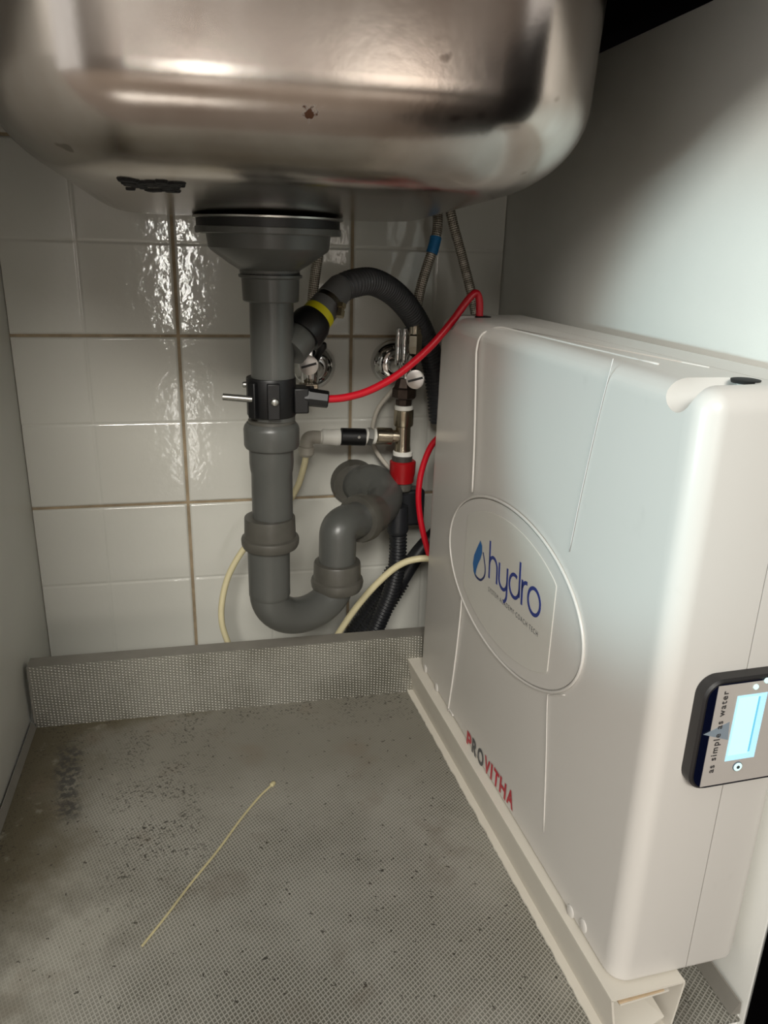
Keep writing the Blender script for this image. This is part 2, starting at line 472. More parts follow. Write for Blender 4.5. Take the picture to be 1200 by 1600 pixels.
# black tar-like residue smeared under the bowl
res = MB(); random.seed(2)
from mathutils.bvhtree import BVHTree
_bm = bmesh.new(); _bm.from_mesh(bo.data); _bvh = BVHTree.FromBMesh(_bm)
for k in range(60):
    x = random.uniform(190, 280); y = 279+(x-190)*.06+random.uniform(0, 15)*(1 if 202 < x < 272 else .5)
    p, nn, _, _ = _bvh.ray_cast(CAM, ray(x, y))
    if p is None: continue
    r = random.uniform(.0020, .0042); ta = nn.cross(Y_).normalized(); tb = nn.cross(ta)
    n = 8; rim_ = [p+(ta*cos(2*pi*i/n)*1.5+tb*sin(2*pi*i/n))*(r*random.uniform(.7, 1.2)) for i in range(n)]
    vs = [v-nn*.0006 for v in rim_]+[p+(v-p)*.8+nn*.0012 for v in rim_]
    res.add(vs, [(i, (i+1) % n, n+(i+1) % n, n+i) for i in range(n)]+[tuple(range(n, 2*n)), tuple(range(n-1, -1, -1))])
_bm.free()
ro = res.build('residue_smear', mat('black_mastic', (10, 10, 11), rough=.85, bump=.5, bscale=300), sink)
ro['label'] = 'black mastic residue'

# ------------------------------------------------------------------ drain trap
M_pvc = mat('grey_pvc', (80, 81, 78), rough=.33, var=.05, vscale=30, bump=.03, bscale=300)
M_pvc2 = mat('grey_pvc_worn', (77, 75, 69), rough=.38, var=.12, vscale=60)
M_rubber = mat('black_rubber', (14, 14, 15), rough=.45)
M_plastic_black = mat('black_plastic', (11, 11, 13), rough=.42)
M_zinc = mat('zinc_steel', (176, 176, 172), rough=.35, metal=1., var=.1)
M_chrome = mat('chrome', (214, 214, 214), rough=.08, metal=1.)
M_nickel = mat('nickel_brass', (178, 168, 150), rough=.25, metal=1., var=.08)
M_white_pl = mat('white_plastic', (222, 220, 212), rough=.4, var=.03)

YP = -.20
def ax(y, x=422.):          # point of the tail pipe axis seen at pixel row y
    p = at(x, y, YP); return p
zf = lambda y: at(422, y, YP).z
trap = thing('drain_trap', (.267, YP, .12), 'grey plastic drain trap hanging from the underside of the sink', 'drain trap')
cx0 = at(420, 355, YP)
def lath(name, x, rows, m, parent=trap, n=40):
    """vertical turned part: rows = (pixel row, pixel width)"""
    base = at(x, rows[0][0], YP); pr = []
    for yy, ww in rows:
        P = at(x, yy, YP); pr.append((base.z-P.z, rad(P, ww)))
    b = Vector((base.x, YP, base.z))
    return MB().lathe(b, (0, 0, -1), pr, n).build(name, m, parent, ang=35)
zr = ZB - .0006
MB().lathe((cx0.x, YP, zr), (0, 0, -1), [(0, .0655), (.0015, .0655), (.0022, .064)], 48).build('steel_rim', M_zinc, trap)
MB().lathe((cx0.x, YP, zr-.0022), (0, 0, -1), [(0, .0625), (.0065, .0625)], 48).build('gasket', M_rubber, trap)
z1 = zr-.0087
sc = 1000/1.63
def mmrow(y): return z1 - zf(y)
fb = Vector((cx0.x, YP, z1))
MB().lathe(fb, (0, 0, -1), [(0, .0632), (.0005, .0638), (.0050, .0638), (.0058, .0630), (.0058, .0545), (mmrow(388), .0532), (mmrow(392), .0515),
                            (mmrow(412), .0360), (mmrow(422), .0270), (mmrow(430), .0262)], 56).build('strainer_body', M_pvc, trap, ang=30)
lath('seal_ring', 422, [(424, 86), (426, 93), (429, 93), (431, 86)], M_rubber)
lath('slip_nut', 422.5, [(428, 90), (429, 99), (433, 99), (435, 90), (469, 87), (471, 84), (471, 66)], M_pvc)
lath('tail_pipe', 423.5, [(440, 69), (664, 67)], M_pvc)
lath('seal_ring', 424.5, [(653, 64), (655, 73), (659, 74), (661, 66)], M_pvc2)
lath('slip_nut', 424, [(659, 76), (664, 84), (669, 87), (694, 86), (698, 82), (700, 68)], M_pvc)
lath('tail_pipe', 423.5, [(680, 69), (722, 69), (732, 67), (738, 64), (835, 63)], M_pvc)
lath('slip_nut', 421.5, [(806, 66), (807, 78), (809, 79), (836, 80), (838, 88), (841, 90), (848, 89), (853, 84), (855, 68)], M_pvc2)
lath('trap_socket', 419.5, [(845, 66), (920, 64), (927, 64), (931, 60)], M_pvc)
# U-bend and outlet
def px_tube(name, pts, m, parent, n=28, k=8, wpx=None):
    P = [at(x, y, Y) for x, y, Y in pts]; sp = smooth_path(P, k)
    r = wpx if isinstance(wpx, float) else .02
    return MB().tube(sp, r, n).build(name, m, parent)
YR = -.152
c_l = at(419.5, 925, YP); c_r = at(527, 905, YR)
ub = []
for i in range(25):
    a = pi*i/24
    mid = (c_l+c_r)/2; h = (c_r-c_l)/2
    p = mid - h*cos(a); p.z = c_l.z + (c_r.z-c_l.z)*i/24 - sin(a)*.034
    ub.append(p)
ub = [Vector((c_l.x, c_l.y, c_l.z+.012))]+ub+[Vector((c_r.x, c_r.y, c_r.z+.02))]
MB().tube(ub, [.0195]+[.0195]*25+[.0190], 30).build('u_bend', M_pvc, trap)
def lath2(name, x, Y, rows, m):
    base = at(x, rows[0][0], Y); pr = []
    for yy, ww in rows:
        P = at(x, yy, Y); pr.append((base.z-P.z, rad(P, ww)))
    return MB().lathe(Vector((base.x, Y, base.z)), (0, 0, -1), pr, 36).build(name, m, trap, ang=35)
lath2('slip_nut', 527, YR, [(876, 60), (877, 71), (879, 73), (901, 74), (903, 80), (907, 82), (914, 80), (919, 74), (921, 60)], M_pvc2)
e0 = at(527, 890, YR); e1 = at(527.5, 850, YR)
e2 = at(529, 829, -.150); e3 = at(539, 818, -.141); e4 = at(555, 813, -.127); e5 = at(576, 804, -.106)
MB().tube(smooth_path([e0, e1, e2, e3, e4, e5], 8), rad(e1, 58), 30).build('outlet_elbow', M_pvc, trap)
dv = (e5-e3).normalized()
nb = e4+dv*.004
rr = rad(e4, 58)
MB().lathe(nb, dv, [(0, rr), (0, rr+.0055), (.004, rr+.0068), (.013, rr+.0068), (.0155, rr+.003), (.034, rr+.0025), (.036, rr)], 36).build('slip_nut', M_pvc2, trap, ang=30)
o0 = nb+dv*.018; o1 = nb+dv*.036
ob = [o0, o1, at(601, 783, -.072), at(599, 763, -.052), at(583, 753, -.034), at(563, 756, -.014), at(556, 759, .004)]
MB().tube(smooth_path(ob, 8), [rr*1.02]*33+[rr*1.05]*16, 30).build('outlet_bend', M_pvc, trap)
oc = at(553, 754, -.002)
MB().lathe(Vector((oc.x, .0, oc.z)), (0, -1, 0), [(-.002, .030), (.004, .030), (.009, .027), (.014, .0265)], 36).build('wall_socket', M_pvc2, trap)
# side inlet for the appliance hose
i0 = at(452, 548, -.198); i1 = at(530, 452, -.158)
iv = (i1-i0).normalized(); L_ = (i1-i0).length
ri = rad(i1, 44)
sin_ = MB().lathe(i0, iv, [(0, ri*1.22), (L_*.20, ri*1.22), (L_*.24, ri*1.15), (L_*.30, ri*1.0)], 30).build('side_inlet', M_pvc, trap)
MB().lathe(i0+iv*L_*.24, iv, [(0, ri*1.0), (0, ri*1.38), (L_*.05, ri*1.44), (L_*.20, ri*1.38), (L_*.27, ri*1.20), (L_*.27, ri)], 30).build('inlet_nut', M_plastic_black, sin_, ang=30)
MB().lathe(i0+iv*L_*.505, iv, [(0, ri), (0, ri*1.17), (L_*.10, ri*1.15), (L_*.10, ri)], 30).build('yellow_seal', mat('yellow_plastic', (206, 196, 20), rough=.4), sin_)

# ------------------------------------------------------------------ grey appliance hose
M_hose = mat('grey_hose', (60, 61, 64), rough=.42, var=.05)
hose = thing('drain_hose', at(560, 440, -.14), 'grey corrugated drain hose arching from the trap behind the white unit', 'hose')
cuff0 = i0+iv*L_*.60
MB().lathe(cuff0, iv, [(0, ri*1.0), (.001, ri*1.10), (.012, ri*1.10), (.013, ri*1.0), (.017, ri*1.0), (.018, ri*1.10), (.038, ri*.98), (.042, ri*.85)], 30).build('cuff', mat('grey_rubber', (92, 92, 92), rough=.5), hose, ang=30)
def corrugated(name, pts, r, m, parent, pitch=.0044, amp=.0016, n=22):
    P = resample(smooth_path(pts, 14), pitch/4)
    rs = [r+amp*cos(2*pi*i/4) for i in range(len(P))]
    return MB().tube(P, rs, n).build(name, m, parent, ang=180)
hp = [cuff0+iv*.034, at(552, 443, -.148), at(584, 441, -.125), at(620, 462, -.092), at(650, 500, -.060), at(672, 550, -.040), at(682, 600, -.034), at(688, 660, -.034)]
corrugated('corrugated_pipe', hp, .0122, M_hose, hose)
# worm clamp on the cuff
MB().lathe(cuff0+iv*.0128, iv, [(0, ri*1.02), (0, ri*1.07), (.0045, ri*1.07), (.0045, ri*1.02)], 30).build('clamp_band', mat('dark_steel', (70, 64, 56), rough=.35, metal=1.), hose)
cp = at(524, 488, -.188)
side = iv.cross(Vector((0, 1, 0))).normalized()
MB().lathe(cp-side*.006, (side*.5+iv*.9), [(0, .0042), (.006, .0042), (.006, .0030), (.009, .0030), (.009, .0046), (.013, .0046)], 6).build('clamp_screw', mat('clamp_brass', (150, 138, 112), rough=.3, metal=1.), hose, smooth=False)

# ------------------------------------------------------------------ drain saddle clamp with bolts
clamp = thing('pipe_clamp', at(424, 645, YP), 'black saddle clamp with zinc bolts round the grey pipe', 'clamp')
def lathc(name, x, rows, m):
    base = at(x, rows[0][0], YP); pr = []
    for yy, ww in rows:
        P = at(x, yy, YP); pr.append((base.z-P.z, rad(P, ww)))
    return MB().lathe(Vector((base.x, YP, base.z)), (0, 0, -1), pr, 40).build(name, m, clamp, ang=30)
lathc('band', 423.5, [(589, 66), (589, 76), (591, 77.5), (646, 76), (648, 74), (648, 66)], M_plastic_black)
rC = rad(at(424, 618, YP), 76)
cc = Vector((at(424, 618, YP).x, YP, at(424, 620, YP).z))
for k, (dx, hw) in enumerate(((-.0165, .0042), (.0000, .0058))):
    a_ = math.asin(dx/rC); nrm = Vector((sin(a_), -cos(a_), 0)); tg = Vector((cos(a_), sin(a_), 0))
    o = MB().obox(cc+nrm*(rC+.002), tg, nrm, Z_, hw, .003, .0165).build('rib', M_plastic_black, clamp, smooth=True); bevel_mesh(o.data, .001, 2)
o = MB().obox(cc+Vector((rC+.004, -.002, -.002)), X_, Y_, Z_, .0070, .012, .0120).build('boss', M_plastic_black, clamp); bevel_mesh(o.data, .0015, 2)
b0 = at(348, 620, YP-.012); b1 = at(395, 624, YP-.018)
bl = b1-b0; nr = 60
MB().tube([b0+bl*(i/nr) for i in range(nr+1)], [.0030+.0004*(1 if i % 2 else -1) for i in range(nr+1)], 14).build('bolt', M_zinc, clamp, ang=180)
b2 = at(379, 601, YP+.014)
MB().lathe(b2, X_, [(0, .0022), (.0005, .0028), (.010, .0028)], 12).build('bolt', M_zinc, clamp)
b3 = cc+Vector((.0008, -rC-.0045, 0)); b3.z = at(424, 627, YP-rC).z
MB().lathe(b3, (0, -1, 0), [(0, .0040), (.0015, .0040), (.003, .0028), (.0034, .0012)], 16).build('bolt_head', M_zinc, clamp)
n0 = at(470, 619, YP-.004); n1 = at(510, 624, YP-.008)
nv = (n1-n0).normalized()
MB().lathe(n0+nv*.004, nv, [(0, .010), (.004, .010), (.004, .0088), (.0215, .0082), (.0225, .0068), (.0225, .003)], 8).build('tube_nut', M_plastic_black, clamp, smooth=False)

# ------------------------------------------------------------------ tubes
M_red = mat('red_tube', (188, 14, 34), rough=.28, var=.03)
M_cream = mat('cream_tube', (206, 196, 158), rough=.45, var=.04)
M_whitetube = mat('white_tube', (186, 180, 168), rough=.45)
def ptube(name, pts, r, m, label, cat='tube', n=14, group=None):
    o = MB().tube(smooth_path([at(*p) for p in pts], 10), r, n).build(name, m, None, origin=at(*pts[0]))
    return tag(o, label, cat, group)
ptube('plastic_tube', [(506, 624, -.2075), (540, 621, -.206), (580, 609, -.202), (625, 583, -.196), (670, 544, -.190), (705, 504, -.186), (730, 470, -.183), (743, 458, -.181), (749, 470, -.180), (749, 500, -.180)],
      .0037, M_red, 'bright red tube curving from the pipe clamp up to the white unit')
ptube('plastic_tube', [(688, 680, -.10), (672, 700, -.095), (659, 735, -.095), (654, 770, -.098), (656, 805, -.10), (663, 840, -.104), (674, 880, -.108)],
      .0036, M_red, 'short red tube loop low down beside the back of the white unit')
ptube('plastic_tube', [(479, 705, -.058), (475, 728, -.058), (464, 762, -.056), (440, 800, -.052), (405, 832, -.05), (378, 862, -.05), (357, 900, -.052), (347, 940, -.056), (347, 975, -.06), (358, 1010, -.065), (366, 1040, -.065)],
      .0038, M_cream, 'cream tube hanging from the grey push-fit elbow in a wide loop behind the trap')
ptube('plastic_tube', [(700, 874, -.112), (655, 873, -.106), (622, 884, -.100), (588, 913, -.096), (556, 950, -.094), (532, 985, -.094), (515, 1015, -.094)],
      .0041, M_cream, 'cream tube arching in front of the black hoses towards the white unit')
ptube('plastic_tube', [(622, 600, -.03), (608, 616, -.026), (590, 640, -.022), (582, 672, -.020), (586, 700, -.020), (600, 722, -.022), (616, 738, -.026)],
      .0028, M_whitetube, 'thin whitish tube running behind the brass tee on the tiles')

# ------------------------------------------------------------------ braided hoses
def braid_mat():
    m = mat('steel_braid', (134, 124, 112), rough=.36, metal=.9, var=.12, vscale=300)
    g = G(m); uv = g.n('ShaderNodeUVMap'); sx = g.n('ShaderNodeSeparateXYZ'); g.nt.links.new(uv.outputs[0], sx.inputs[0])
    a = g.math('MULTIPLY', sx.outputs['X'], 2*pi*9); b = g.math('MULTIPLY', sx.outputs['Y'], 2*pi/.0045)
    h = g.math('MULTIPLY', g.math('SINE', g.math('ADD', a, b)), g.math('SINE', g.math('SUBTRACT', a, b)))
    bp = g.n('ShaderNodeBump'); bp.inputs['Strength'].default_value = .6; bp.inputs['Distance'].default_value = .0005
    g.nt.links.new(h, bp.inputs['Height']); g.nt.links.new(bp.outputs['Normal'], g.b.inputs['Normal'])
    col = g.mix(g.step(h, -.4, .4), (96, 88, 80), (206, 198, 186)); g.nt.links.new(col, g.b.inputs['Base Color'])
    return m
M_braid = braid_mat()
def braided(pts, r, label, tape=None, ferrule=True):
    t = thing('braided_hose', at(*pts[0]), label, 'hose')
    P = resample(smooth_path([at(*p) for p in pts], 12), .0009)
    br = MB().tube(P, [r+.00025*sin(i*2.1) for i in range(len(P))], 18).build('braid', M_braid, t, ang=180)
    if ferrule:
        q = P[:26]
        MB().tube(q, [r*1.12]*24+[r*.95]*2, 18).build('ferrule', M_nickel, t)
    if tape:
        i = min(range(len(P)), key=lambda k: (P[k]-at(*tape)).length)
        seg = P[max(0, i-10):i+11]
        MB().tube(seg, [r*1.13+.0002*random.random() for _ in seg], 18).build('tape', mat('blue_tape', (20, 104, 158), rough=.5, var=.15, vscale=200), br)['label'] = 'blue tape band'
    return t
braided([(648, 522, -.066), (650, 500, -.066), (655, 460, -.066), (666, 420, -.065), (678, 384, -.063), (684, 350, -.058), (682, 318, -.05), (676, 280, -.045)], .0056,
        'braided steel hose with a blue tape band above the right valve', (678.5, 383, -.063))
braided([(748, 530, -.075), (741, 480, -.07), (732, 440, -.066), (719, 390, -.062), (707, 345, -.058), (698, 300, -.052)], .0054,
        'plain braided steel hose rising behind the back corner of the white unit', ferrule=False)
braided([(484, 545, -.052), (486, 500, -.05), (489, 460, -.05), (494, 420, -.05), (499, 385, -.05), (502, 340, -.045)], .0056,
        'braided steel hose behind the grey strainer above the left valve')

# ------------------------------------------------------------------ angle valves
M_brown = mat('dark_brass', (70, 60, 54), rough=.35, metal=.8, var=.2, vscale=120)
def valve(cxp, capp, rose, label, lever):
    c = at(rose[0], rose[1], 0.0)
    t = thing('angle_valve', Vector((c.x, -.002, c.z)), label, 'valve')
    MB().lathe((c.x, 0, c.z), (0, -1, 0), [(0, .0272), (.004, .0272), (.010, .024), (.016, .016), (.017, .011)], 40).build('rosette', M_chrome, t, ang=60)
    b = at(*cxp)
    MB().tube([Vector((c.x, -.012, c.z)), Vector((c.x, -.03, c.z)), b], [.0105, .0105, .0095], 20).build('inlet_pipe', M_chrome, t)
    MB().lathe(b+Vector((0, 0, -.020)), Z_, [(0, .0085), (.004, .0105), (.028, .0105), (.034, .0095), (.044, .0095), (.044, .0112), (.054, .0112)], 20).build('body', M_chrome, t, ang=35)
    M_satin = mat('satin_chrome', (190, 186, 182), rough=.3, metal=1.)
    k = at(*capp); dvv = (CAM-k); dvv.z *= .3; dvv.normalize()
    cap = MB().lathe(k-dvv*.014, dvv, [(0, .0088), (.010, .0100), (.013, .0108), (.0145, .0108), (.0148, .0098)], 28).build('cap', M_satin, t, ang=30)
    s_ = dvv.cross(Z_).normalized(); up_ = s_.cross(dvv)
    MB().obox(k+dvv*.0009, (s_*.96+up_*-.28).normalized(), (up_*.96+s_*.28).normalized(), dvv, .0088, .0013, .0004).build('slot', M_rubber, cap, smooth=False)
    return t, b
v1, vb1 = valve((484, 572, -.046), (482.5, 571, -.064), (488, 571), 'chrome angle valve with slotted cap directly right of the grey tail pipe', False)
o = MB().obox(at(482, 603, -.058), X_, Y_, Z_, .0105, .006, .0032).build('collar', M_nickel, v1); bevel_mesh(o.data, .0012, 2)
o = MB().obox(at(484.5, 613, -.064), X_, Y_, Z_, .0042, .004, .0075).build('tab', M_plastic_black, v1); bevel_mesh(o.data, .001, 2)
MB().lathe(at(500, 549, -.06), Vector((.3, -.5, .8)), [(-.016, .0035), (.0, .0042), (.008, .005), (.012, .003)], 14).build('stem', M_rubber, v1)
v2, vb2 = valve((636, 568, -.052), (649, 593, -.068), (613, 566), 'chrome angle valve with twin bar handle feeding the brass tee', True)
for xx in (622, 632):
    p = at(xx, 540, -.068); MB().tube(smooth_path([p+Vector((0, 0, .020)), p+Vector((0, -.001, .012)), p, p+Vector((0, .0, -.014)), p+Vector((.001, .006, -.020))], 5), [.0015]+[.0034]*20, 12).build('handle_bar', M_chrome, v2)
lab = at(648, 535, -.066)
MB().lathe(Vector((lab.x, lab.y, at(648, 552, -.066).z)), Z_, [(0, .0075), (.008, .0085), (.020, .0085), (.022, .007), (.030, .0065)], 6).build('hose_nut', M_nickel, v2, smooth=False)
MB().tube([at(648, 553, -.066), at(642, 566, -.060), at(636, 575, -.054)], .008, 16).build('outlet_arm', M_chrome, v2)
q = at(632, 604, -.054)
MB().lathe(q, (0, 0, -1), [(-.010, .009), (0, .0125), (.002, .0145), (.012, .0145), (.014, .0120), (.0145, .0100), (.027, .0095)], 8).build('outlet_nut', M_brown, v2, smooth=False)

# ------------------------------------------------------------------ brass tee with feed valve
YT = -.056
tee = thing('tee_fitting', at(630, 712, YT), 'nickel brass tee with black feed valve below the right valve', 'pipe fitting')
def lt(name, x, rows, m, Y=YT, par=tee, n=28):
    base = at(x, rows[0][0], Y)
    return MB().lathe(base, (0, 0, -1), [(base.z-at(x, yy, Y).z, rad(at(x, yy, Y), ww)) for yy, ww in rows], n).build(name, m, par, ang=30)
lt('thread_seal', 631, [(633, 27), (635, 29), (640, 29), (642, 26)], M_white_pl)
lt('sleeve', 631, [(639, 28), (640, 31), (663, 31), (665, 29), (666, 24)], M_nickel)
lt('tee_body', 630, [(664, 24), (695, 24), (704, 26), (707, 28)], M_nickel)
lt('thread_seal', 629.5, [(704, 28), (705, 31), (711, 31), (713, 28)], M_white_pl)
def hl(name, y, cols, m, n=28, smooth=True):
    base = at(cols[0][0], y, YT); end = at(cols[-1][0], y-1, YT)
    axv = (end-base).normalized()
    return MB().lathe(base, axv, [((at(xx, y, YT)-base).length, rad(base, ww)) for xx, ww in cols], n).build(name, m, tee, smooth=smooth, ang=30)
hl('branch', 682, [(628, 20), (612, 20), (610, 19)], M_nickel)
hl('sleeve', 682, [(612, 23), (611, 27), (589, 27), (587, 24)], M_nickel)
hl('thread_seal', 682, [(588, 22), (587, 25), (583, 25), (582, 20)], M_white_pl)
hl('hex_nut', 682.5, [(582, 25), (581, 29), (574, 29), (573, 25)], M_zinc, 6, False)
hl('washer', 682.5, [(574, 24), (573, 26), (570, 26), (569, 20)], M_white_pl)
hl('valve_body', 683, [(571, 24), (570, 27), (533, 27), (532, 24)], M_plastic_black)
dp = at(561, 683, YT-.0105); MB().lathe(dp, (0, -1, 0), [(0, .0018), (.0008, .0018)], 12).build('screw_dot', M_zinc, tee)
hl('push_fitting', 683.5, [(532, 22), (531, 26), (527, 27), (516, 24), (504, 24), (502, 20)], M_white_pl)
hl('collet', 683.5, [(503, 16), (502, 19), (498, 19), (496, 15)], M_white_pl)
elb = thing('push_fit_elbow', at(480, 700, -.058), 'light grey push-fit elbow at the left end of the brass tee', 'pipe fitting')
M_elb = mat('light_grey_plastic', (168, 163, 152), rough=.45)
ep = smooth_path([at(500, 683.5, YT), at(490, 683, YT), at(482, 685, -.057), at(479, 692, -.058), at(478.5, 700, -.058)], 6)
MB().tube(ep, .0078, 20).build('bend', M_elb, elb)
eb = at(479, 697, -.058)
MB().lathe(eb, (at(477.5, 713, -.058)-eb), [(0, .0078), (.001, .0092), (.009, .0092), (.0105, .0078), (.012, .0070), (.012, .004)], 24).build('collar', M_elb, elb)

# ------------------------------------------------------------------ red collared safety valve with black hoses
YA = -.058
stop = thing('safety_valve', at(628, 830, YA), 'black hose safety valve with a red collar under the brass tee', 'valve')
lt('collar', 628.5, [(711, 26), (712, 32), (722, 32), (723, 28)], mat('dark_grey_plastic', (58, 56, 52), rough=.4), YA, stop)
lt('red_collar', 629.5, [(719, 36), (721, 41), (738, 40), (744, 37), (752, 36), (754, 26)], mat('red_plastic', (150, 10, 18), rough=.35), YA, stop)
lt('neck', 630, [(752, 27), (764, 27), (766, 24)], M_pvc2, YA, stop)
bc = at(631, 797, YA)
o = MB().obox(bc+Vector((.009, .016, 0)), X_, Y_, Z_, .019, .012, .0235).build('body', mat('anthracite_plastic', (30, 32, 36), rough=.4), stop); bevel_mesh(o.data, .004, 3)
lt('hose_collar', 622.5, [(790, 30), (812, 32), (826, 34), (830, 32), (834, 27)], MATS['anthracite_plastic'], YA-.018, stop)
M_bh = mat('black_hose', (27, 28, 31), rough=.4, var=.1)
bh = thing('inlet_hose', at(575, 1000, -.07), 'black corrugated hose running down from the safety valve behind the upstand', 'hose')
corrugated('corrugated_pipe', [at(622, 826, -.076), at(622, 850, -.076), at(620, 885, -.076), at(611, 925, -.074), at(596, 962, -.072), at(580, 1000, -.07), at(566, 1040, -.066)], .0095, M_bh, bh)
bh2 = thing('drain_hose', at(560, 1000, -.05), 'dark smooth-ended hose running diagonally behind the black corrugated hose', 'hose')
MB().tube(smooth_path([at(700, 815, -.045), at(668, 848, -.046), at(648, 872, -.047), at(627, 905, -.048), at(602, 945, -.05), at(580, 978, -.05), at(555, 1010, -.05)], 10), .0105, 20).build('hose_end', M_bh, bh2)
corrugated('corrugated_pipe', [at(625, 908, -.048), at(600, 948, -.05), at(578, 980, -.05), at(550, 1018, -.05)], .0118, M_bh, bh2)
bh3 = thing('hose_conduit', at(560, 1000, -.03), 'wide black hose lowest and leftmost behind the cream tube', 'hose')
corrugated('corrugated_pipe', [at(618, 895, -.03), at(600, 925, -.03), at(578, 960, -.03), at(556, 992, -.03), at(535, 1025, -.03)], .0135, M_bh, bh3)

# ------------------------------------------------------------------ white water treatment unit
A0 = Vector((.4405, -.146, .0465)); B0 = Vector((.4584, -.587, .0465))
UV = (B0-A0).normalized(); VV = Vector((-UV.y, UV.x, 0))
if VV.x < 0: VV = -VV
DL = (B0-A0).length; DW = .100; DH = .4055
NF = -VV
def uvw(u, v, w_): return A0+UV*u+VV*v+Z_*w_
def face(x, y, off=0.): return atplane(x, y, A0, NF)+NF*off
def fuw(x, y):
    P = atplane(x, y, A0, NF)-A0; return P.dot(UV), P.z
def front(x, y, off=0.): return atplane(x, y, B0+UV*off, UV)
def unit_mat():
    m = mat('white_abs', (204, 200, 194), rough=.30, var=.012, vscale=12)
    g = G(m); tc = g.n('ShaderNodeTexCoord').outputs['Object']
    sm = g.math('MULTIPLY', g.step(g.noise(tc, 38, 4), .66, .80), .10)
    col = g.mix(sm, (204, 200, 194), (150, 146, 140)); g.nt.links.new(col, g.b.inputs['Base Color'])
    return m
M_abs = unit_mat()
unit = thing('water_treatment_unit', uvw(DL/2, DW/2, 0), 'tall white plastic water treatment unit with a blue drop emblem on its oval badge', 'water unit')
def rounded_shell():
    bm = bmesh.new(); bmesh.ops.create_cube(bm, size=1)
    for v in bm.verts:
        u = (v.co.x+.5)*DL; vv = (v.co.y+.5)*DW; h = (v.co.z+.5)*DH
        if v.co.z > 0 and v.co.x < 0: u += .002
        if v.co.z > 0 and v.co.y < 0: vv += .0035 if v.co.x < 0 else 0.
        v.co = uvw(u, vv, h)
    zlo = A0.z+1e-5
    low = [e for e in bm.edges if all(v.co.z < zlo for v in e.verts)]
    bmesh.ops.bevel(bm, geom=[e for e in bm.edges if e not in low], offset=.0135, segments=6, profile=.5, affect='EDGES')
    low = [e for e in bm.edges if all(v.co.z < zlo for v in e.verts) and e.calc_face_angle(0) > .5]
    bmesh.ops.bevel(bm, geom=low, offset=.0045, segments=4, profile=.5, affect='EDGES')
    bmesh.ops.recalc_face_normals(bm, faces=bm.faces)
    return bm
def cut(bm, v, keep_left):
    geom = list(bm.verts)+list(bm.edges)+list(bm.faces)
    n = VV if keep_left else -VV
    r = bmesh.ops.bisect_plane(bm, geom=geom, plane_co=uvw(0, v, 0), plane_no=n, clear_outer=True)
    es = [e for e in r['geom_cut'] if isinstance(e, bmesh.types.BMEdge)]
    bmesh.ops.holes_fill(bm, edges=es, sides=0)
    for f in bm.faces: f.smooth = True
    for e in bm.edges:
        if len(e.link_faces) == 2 and e.calc_face_angle(0) > radians(50): e.smooth = False
bmL = rounded_shell(); cut(bmL, .0560, True); meL = bpy.data.meshes.new('housing_left'); bmL.to_mesh(meL); bmL.free()
bmR = rounded_shell(); cut(bmR, .0566, False); meR = bpy.data.meshes.new('housing_right'); bmR.to_mesh(meR); bmR.free()
link('housing_right', meR, M_abs, unit)
# scooped tube notches cut into the top edge
def scoop(me, uc, wc, r, depth):
    base = link('tmp', me, None)
    mb = MB(); c = uvw(uc, -.02, wc)
    mb.tube([c, uvw(uc, 0, wc), uvw(uc, depth*.4, wc+.003), uvw(uc, depth, wc+.010)], [r*1.15, r, r, r*.98], 28)
    # open the scoop upwards
    cu_ = mb.build('cut', None)
    bm = bmesh.new(); bm.from_mesh(cu_.data)
    bm.to_mesh(cu_.data); bm.free()
    md = base.modifiers.new('b', 'BOOLEAN'); md.object = cu_; md.operation = 'DIFFERENCE'; md.solver = 'EXACT'
    dg = bpy.context.evaluated_depsgraph_get()
    out = bpy.data.meshes.new_from_object(base.evaluated_get(dg))
    bpy.data.objects.remove(base); bpy.data.objects.remove(cu_)
    return out
us, ws = fuw(1062, 592)
meL = scoop(meL, us, DH-.004, .0125, .040)
ub_, wb_ = .047, DH-.003
meL = scoop(meL, .040, DH-.003, .0100, .034)
meL.name = 'housing_left'
bmx = bmesh.new(); bmx.from_mesh(meL)
for f in bmx.faces: f.smooth = True
for e in bmx.edges:
    e.smooth = not (len(e.link_faces) == 2 and e.calc_face_angle(0) > radians(32))
bmx.to_mesh(meL); bmx.free()
link('housing_left', meL, M_abs, unit)
M_hole = mat('dark_port', (8, 8, 8), rough=.7)
for uu, dpt in ((us, .042), (.040, .036)):
    MB().lathe(uvw(uu, dpt, DH-.0012), Z_, [(0, .0075), (.0018, .0080), (.0020, .0070)], 24).build('tube_port', M_hole, unit)

# raised rim lines of the centre panel and the oval badge
def bead(name, pts, r, m=M_abs, closed=False):
    if closed: pts = pts+[pts[0], pts[1]]
    return MB().tube(pts, r, 8, caps=not closed).build(name, m, unit, ang=180)
EC, EA, EB, ETH = (.2173, .1978), .1370, .0703, math.atan2(.0572, .9984)
def ell(k, a_, b_):
    x, y = a_*cos(k), b_*sin(k)
    return EC[0]+x*cos(ETH)-y*sin(ETH), EC[1]+x*sin(ETH)+y*cos(ETH)
eo = [ell(2*pi*i/96, EA, EB) for i in range(96)]
bead('oval_rim', [uvw(a, -.0002, b) for a, b in eo], .00125, closed=True)
# oval badge surface, slightly dished inside the rim
def plate(name, outline, t0, t1, m):
    n = len(outline)
    vs = [uvw(a, -t0, b) for a, b in outline]+[uvw(a, -t1, b) for a, b in outline]
    return MB().add(vs, [(i, (i+1) % n, n+(i+1) % n, n+i) for i in range(n)]+[tuple(range(n, 2*n))]).build(name, m, unit, ang=40)
plate('oval_badge', [ell(2*pi*i/96, EA-.002, EB-.002) for i in range(96)], -.001, .0005, M_abs)
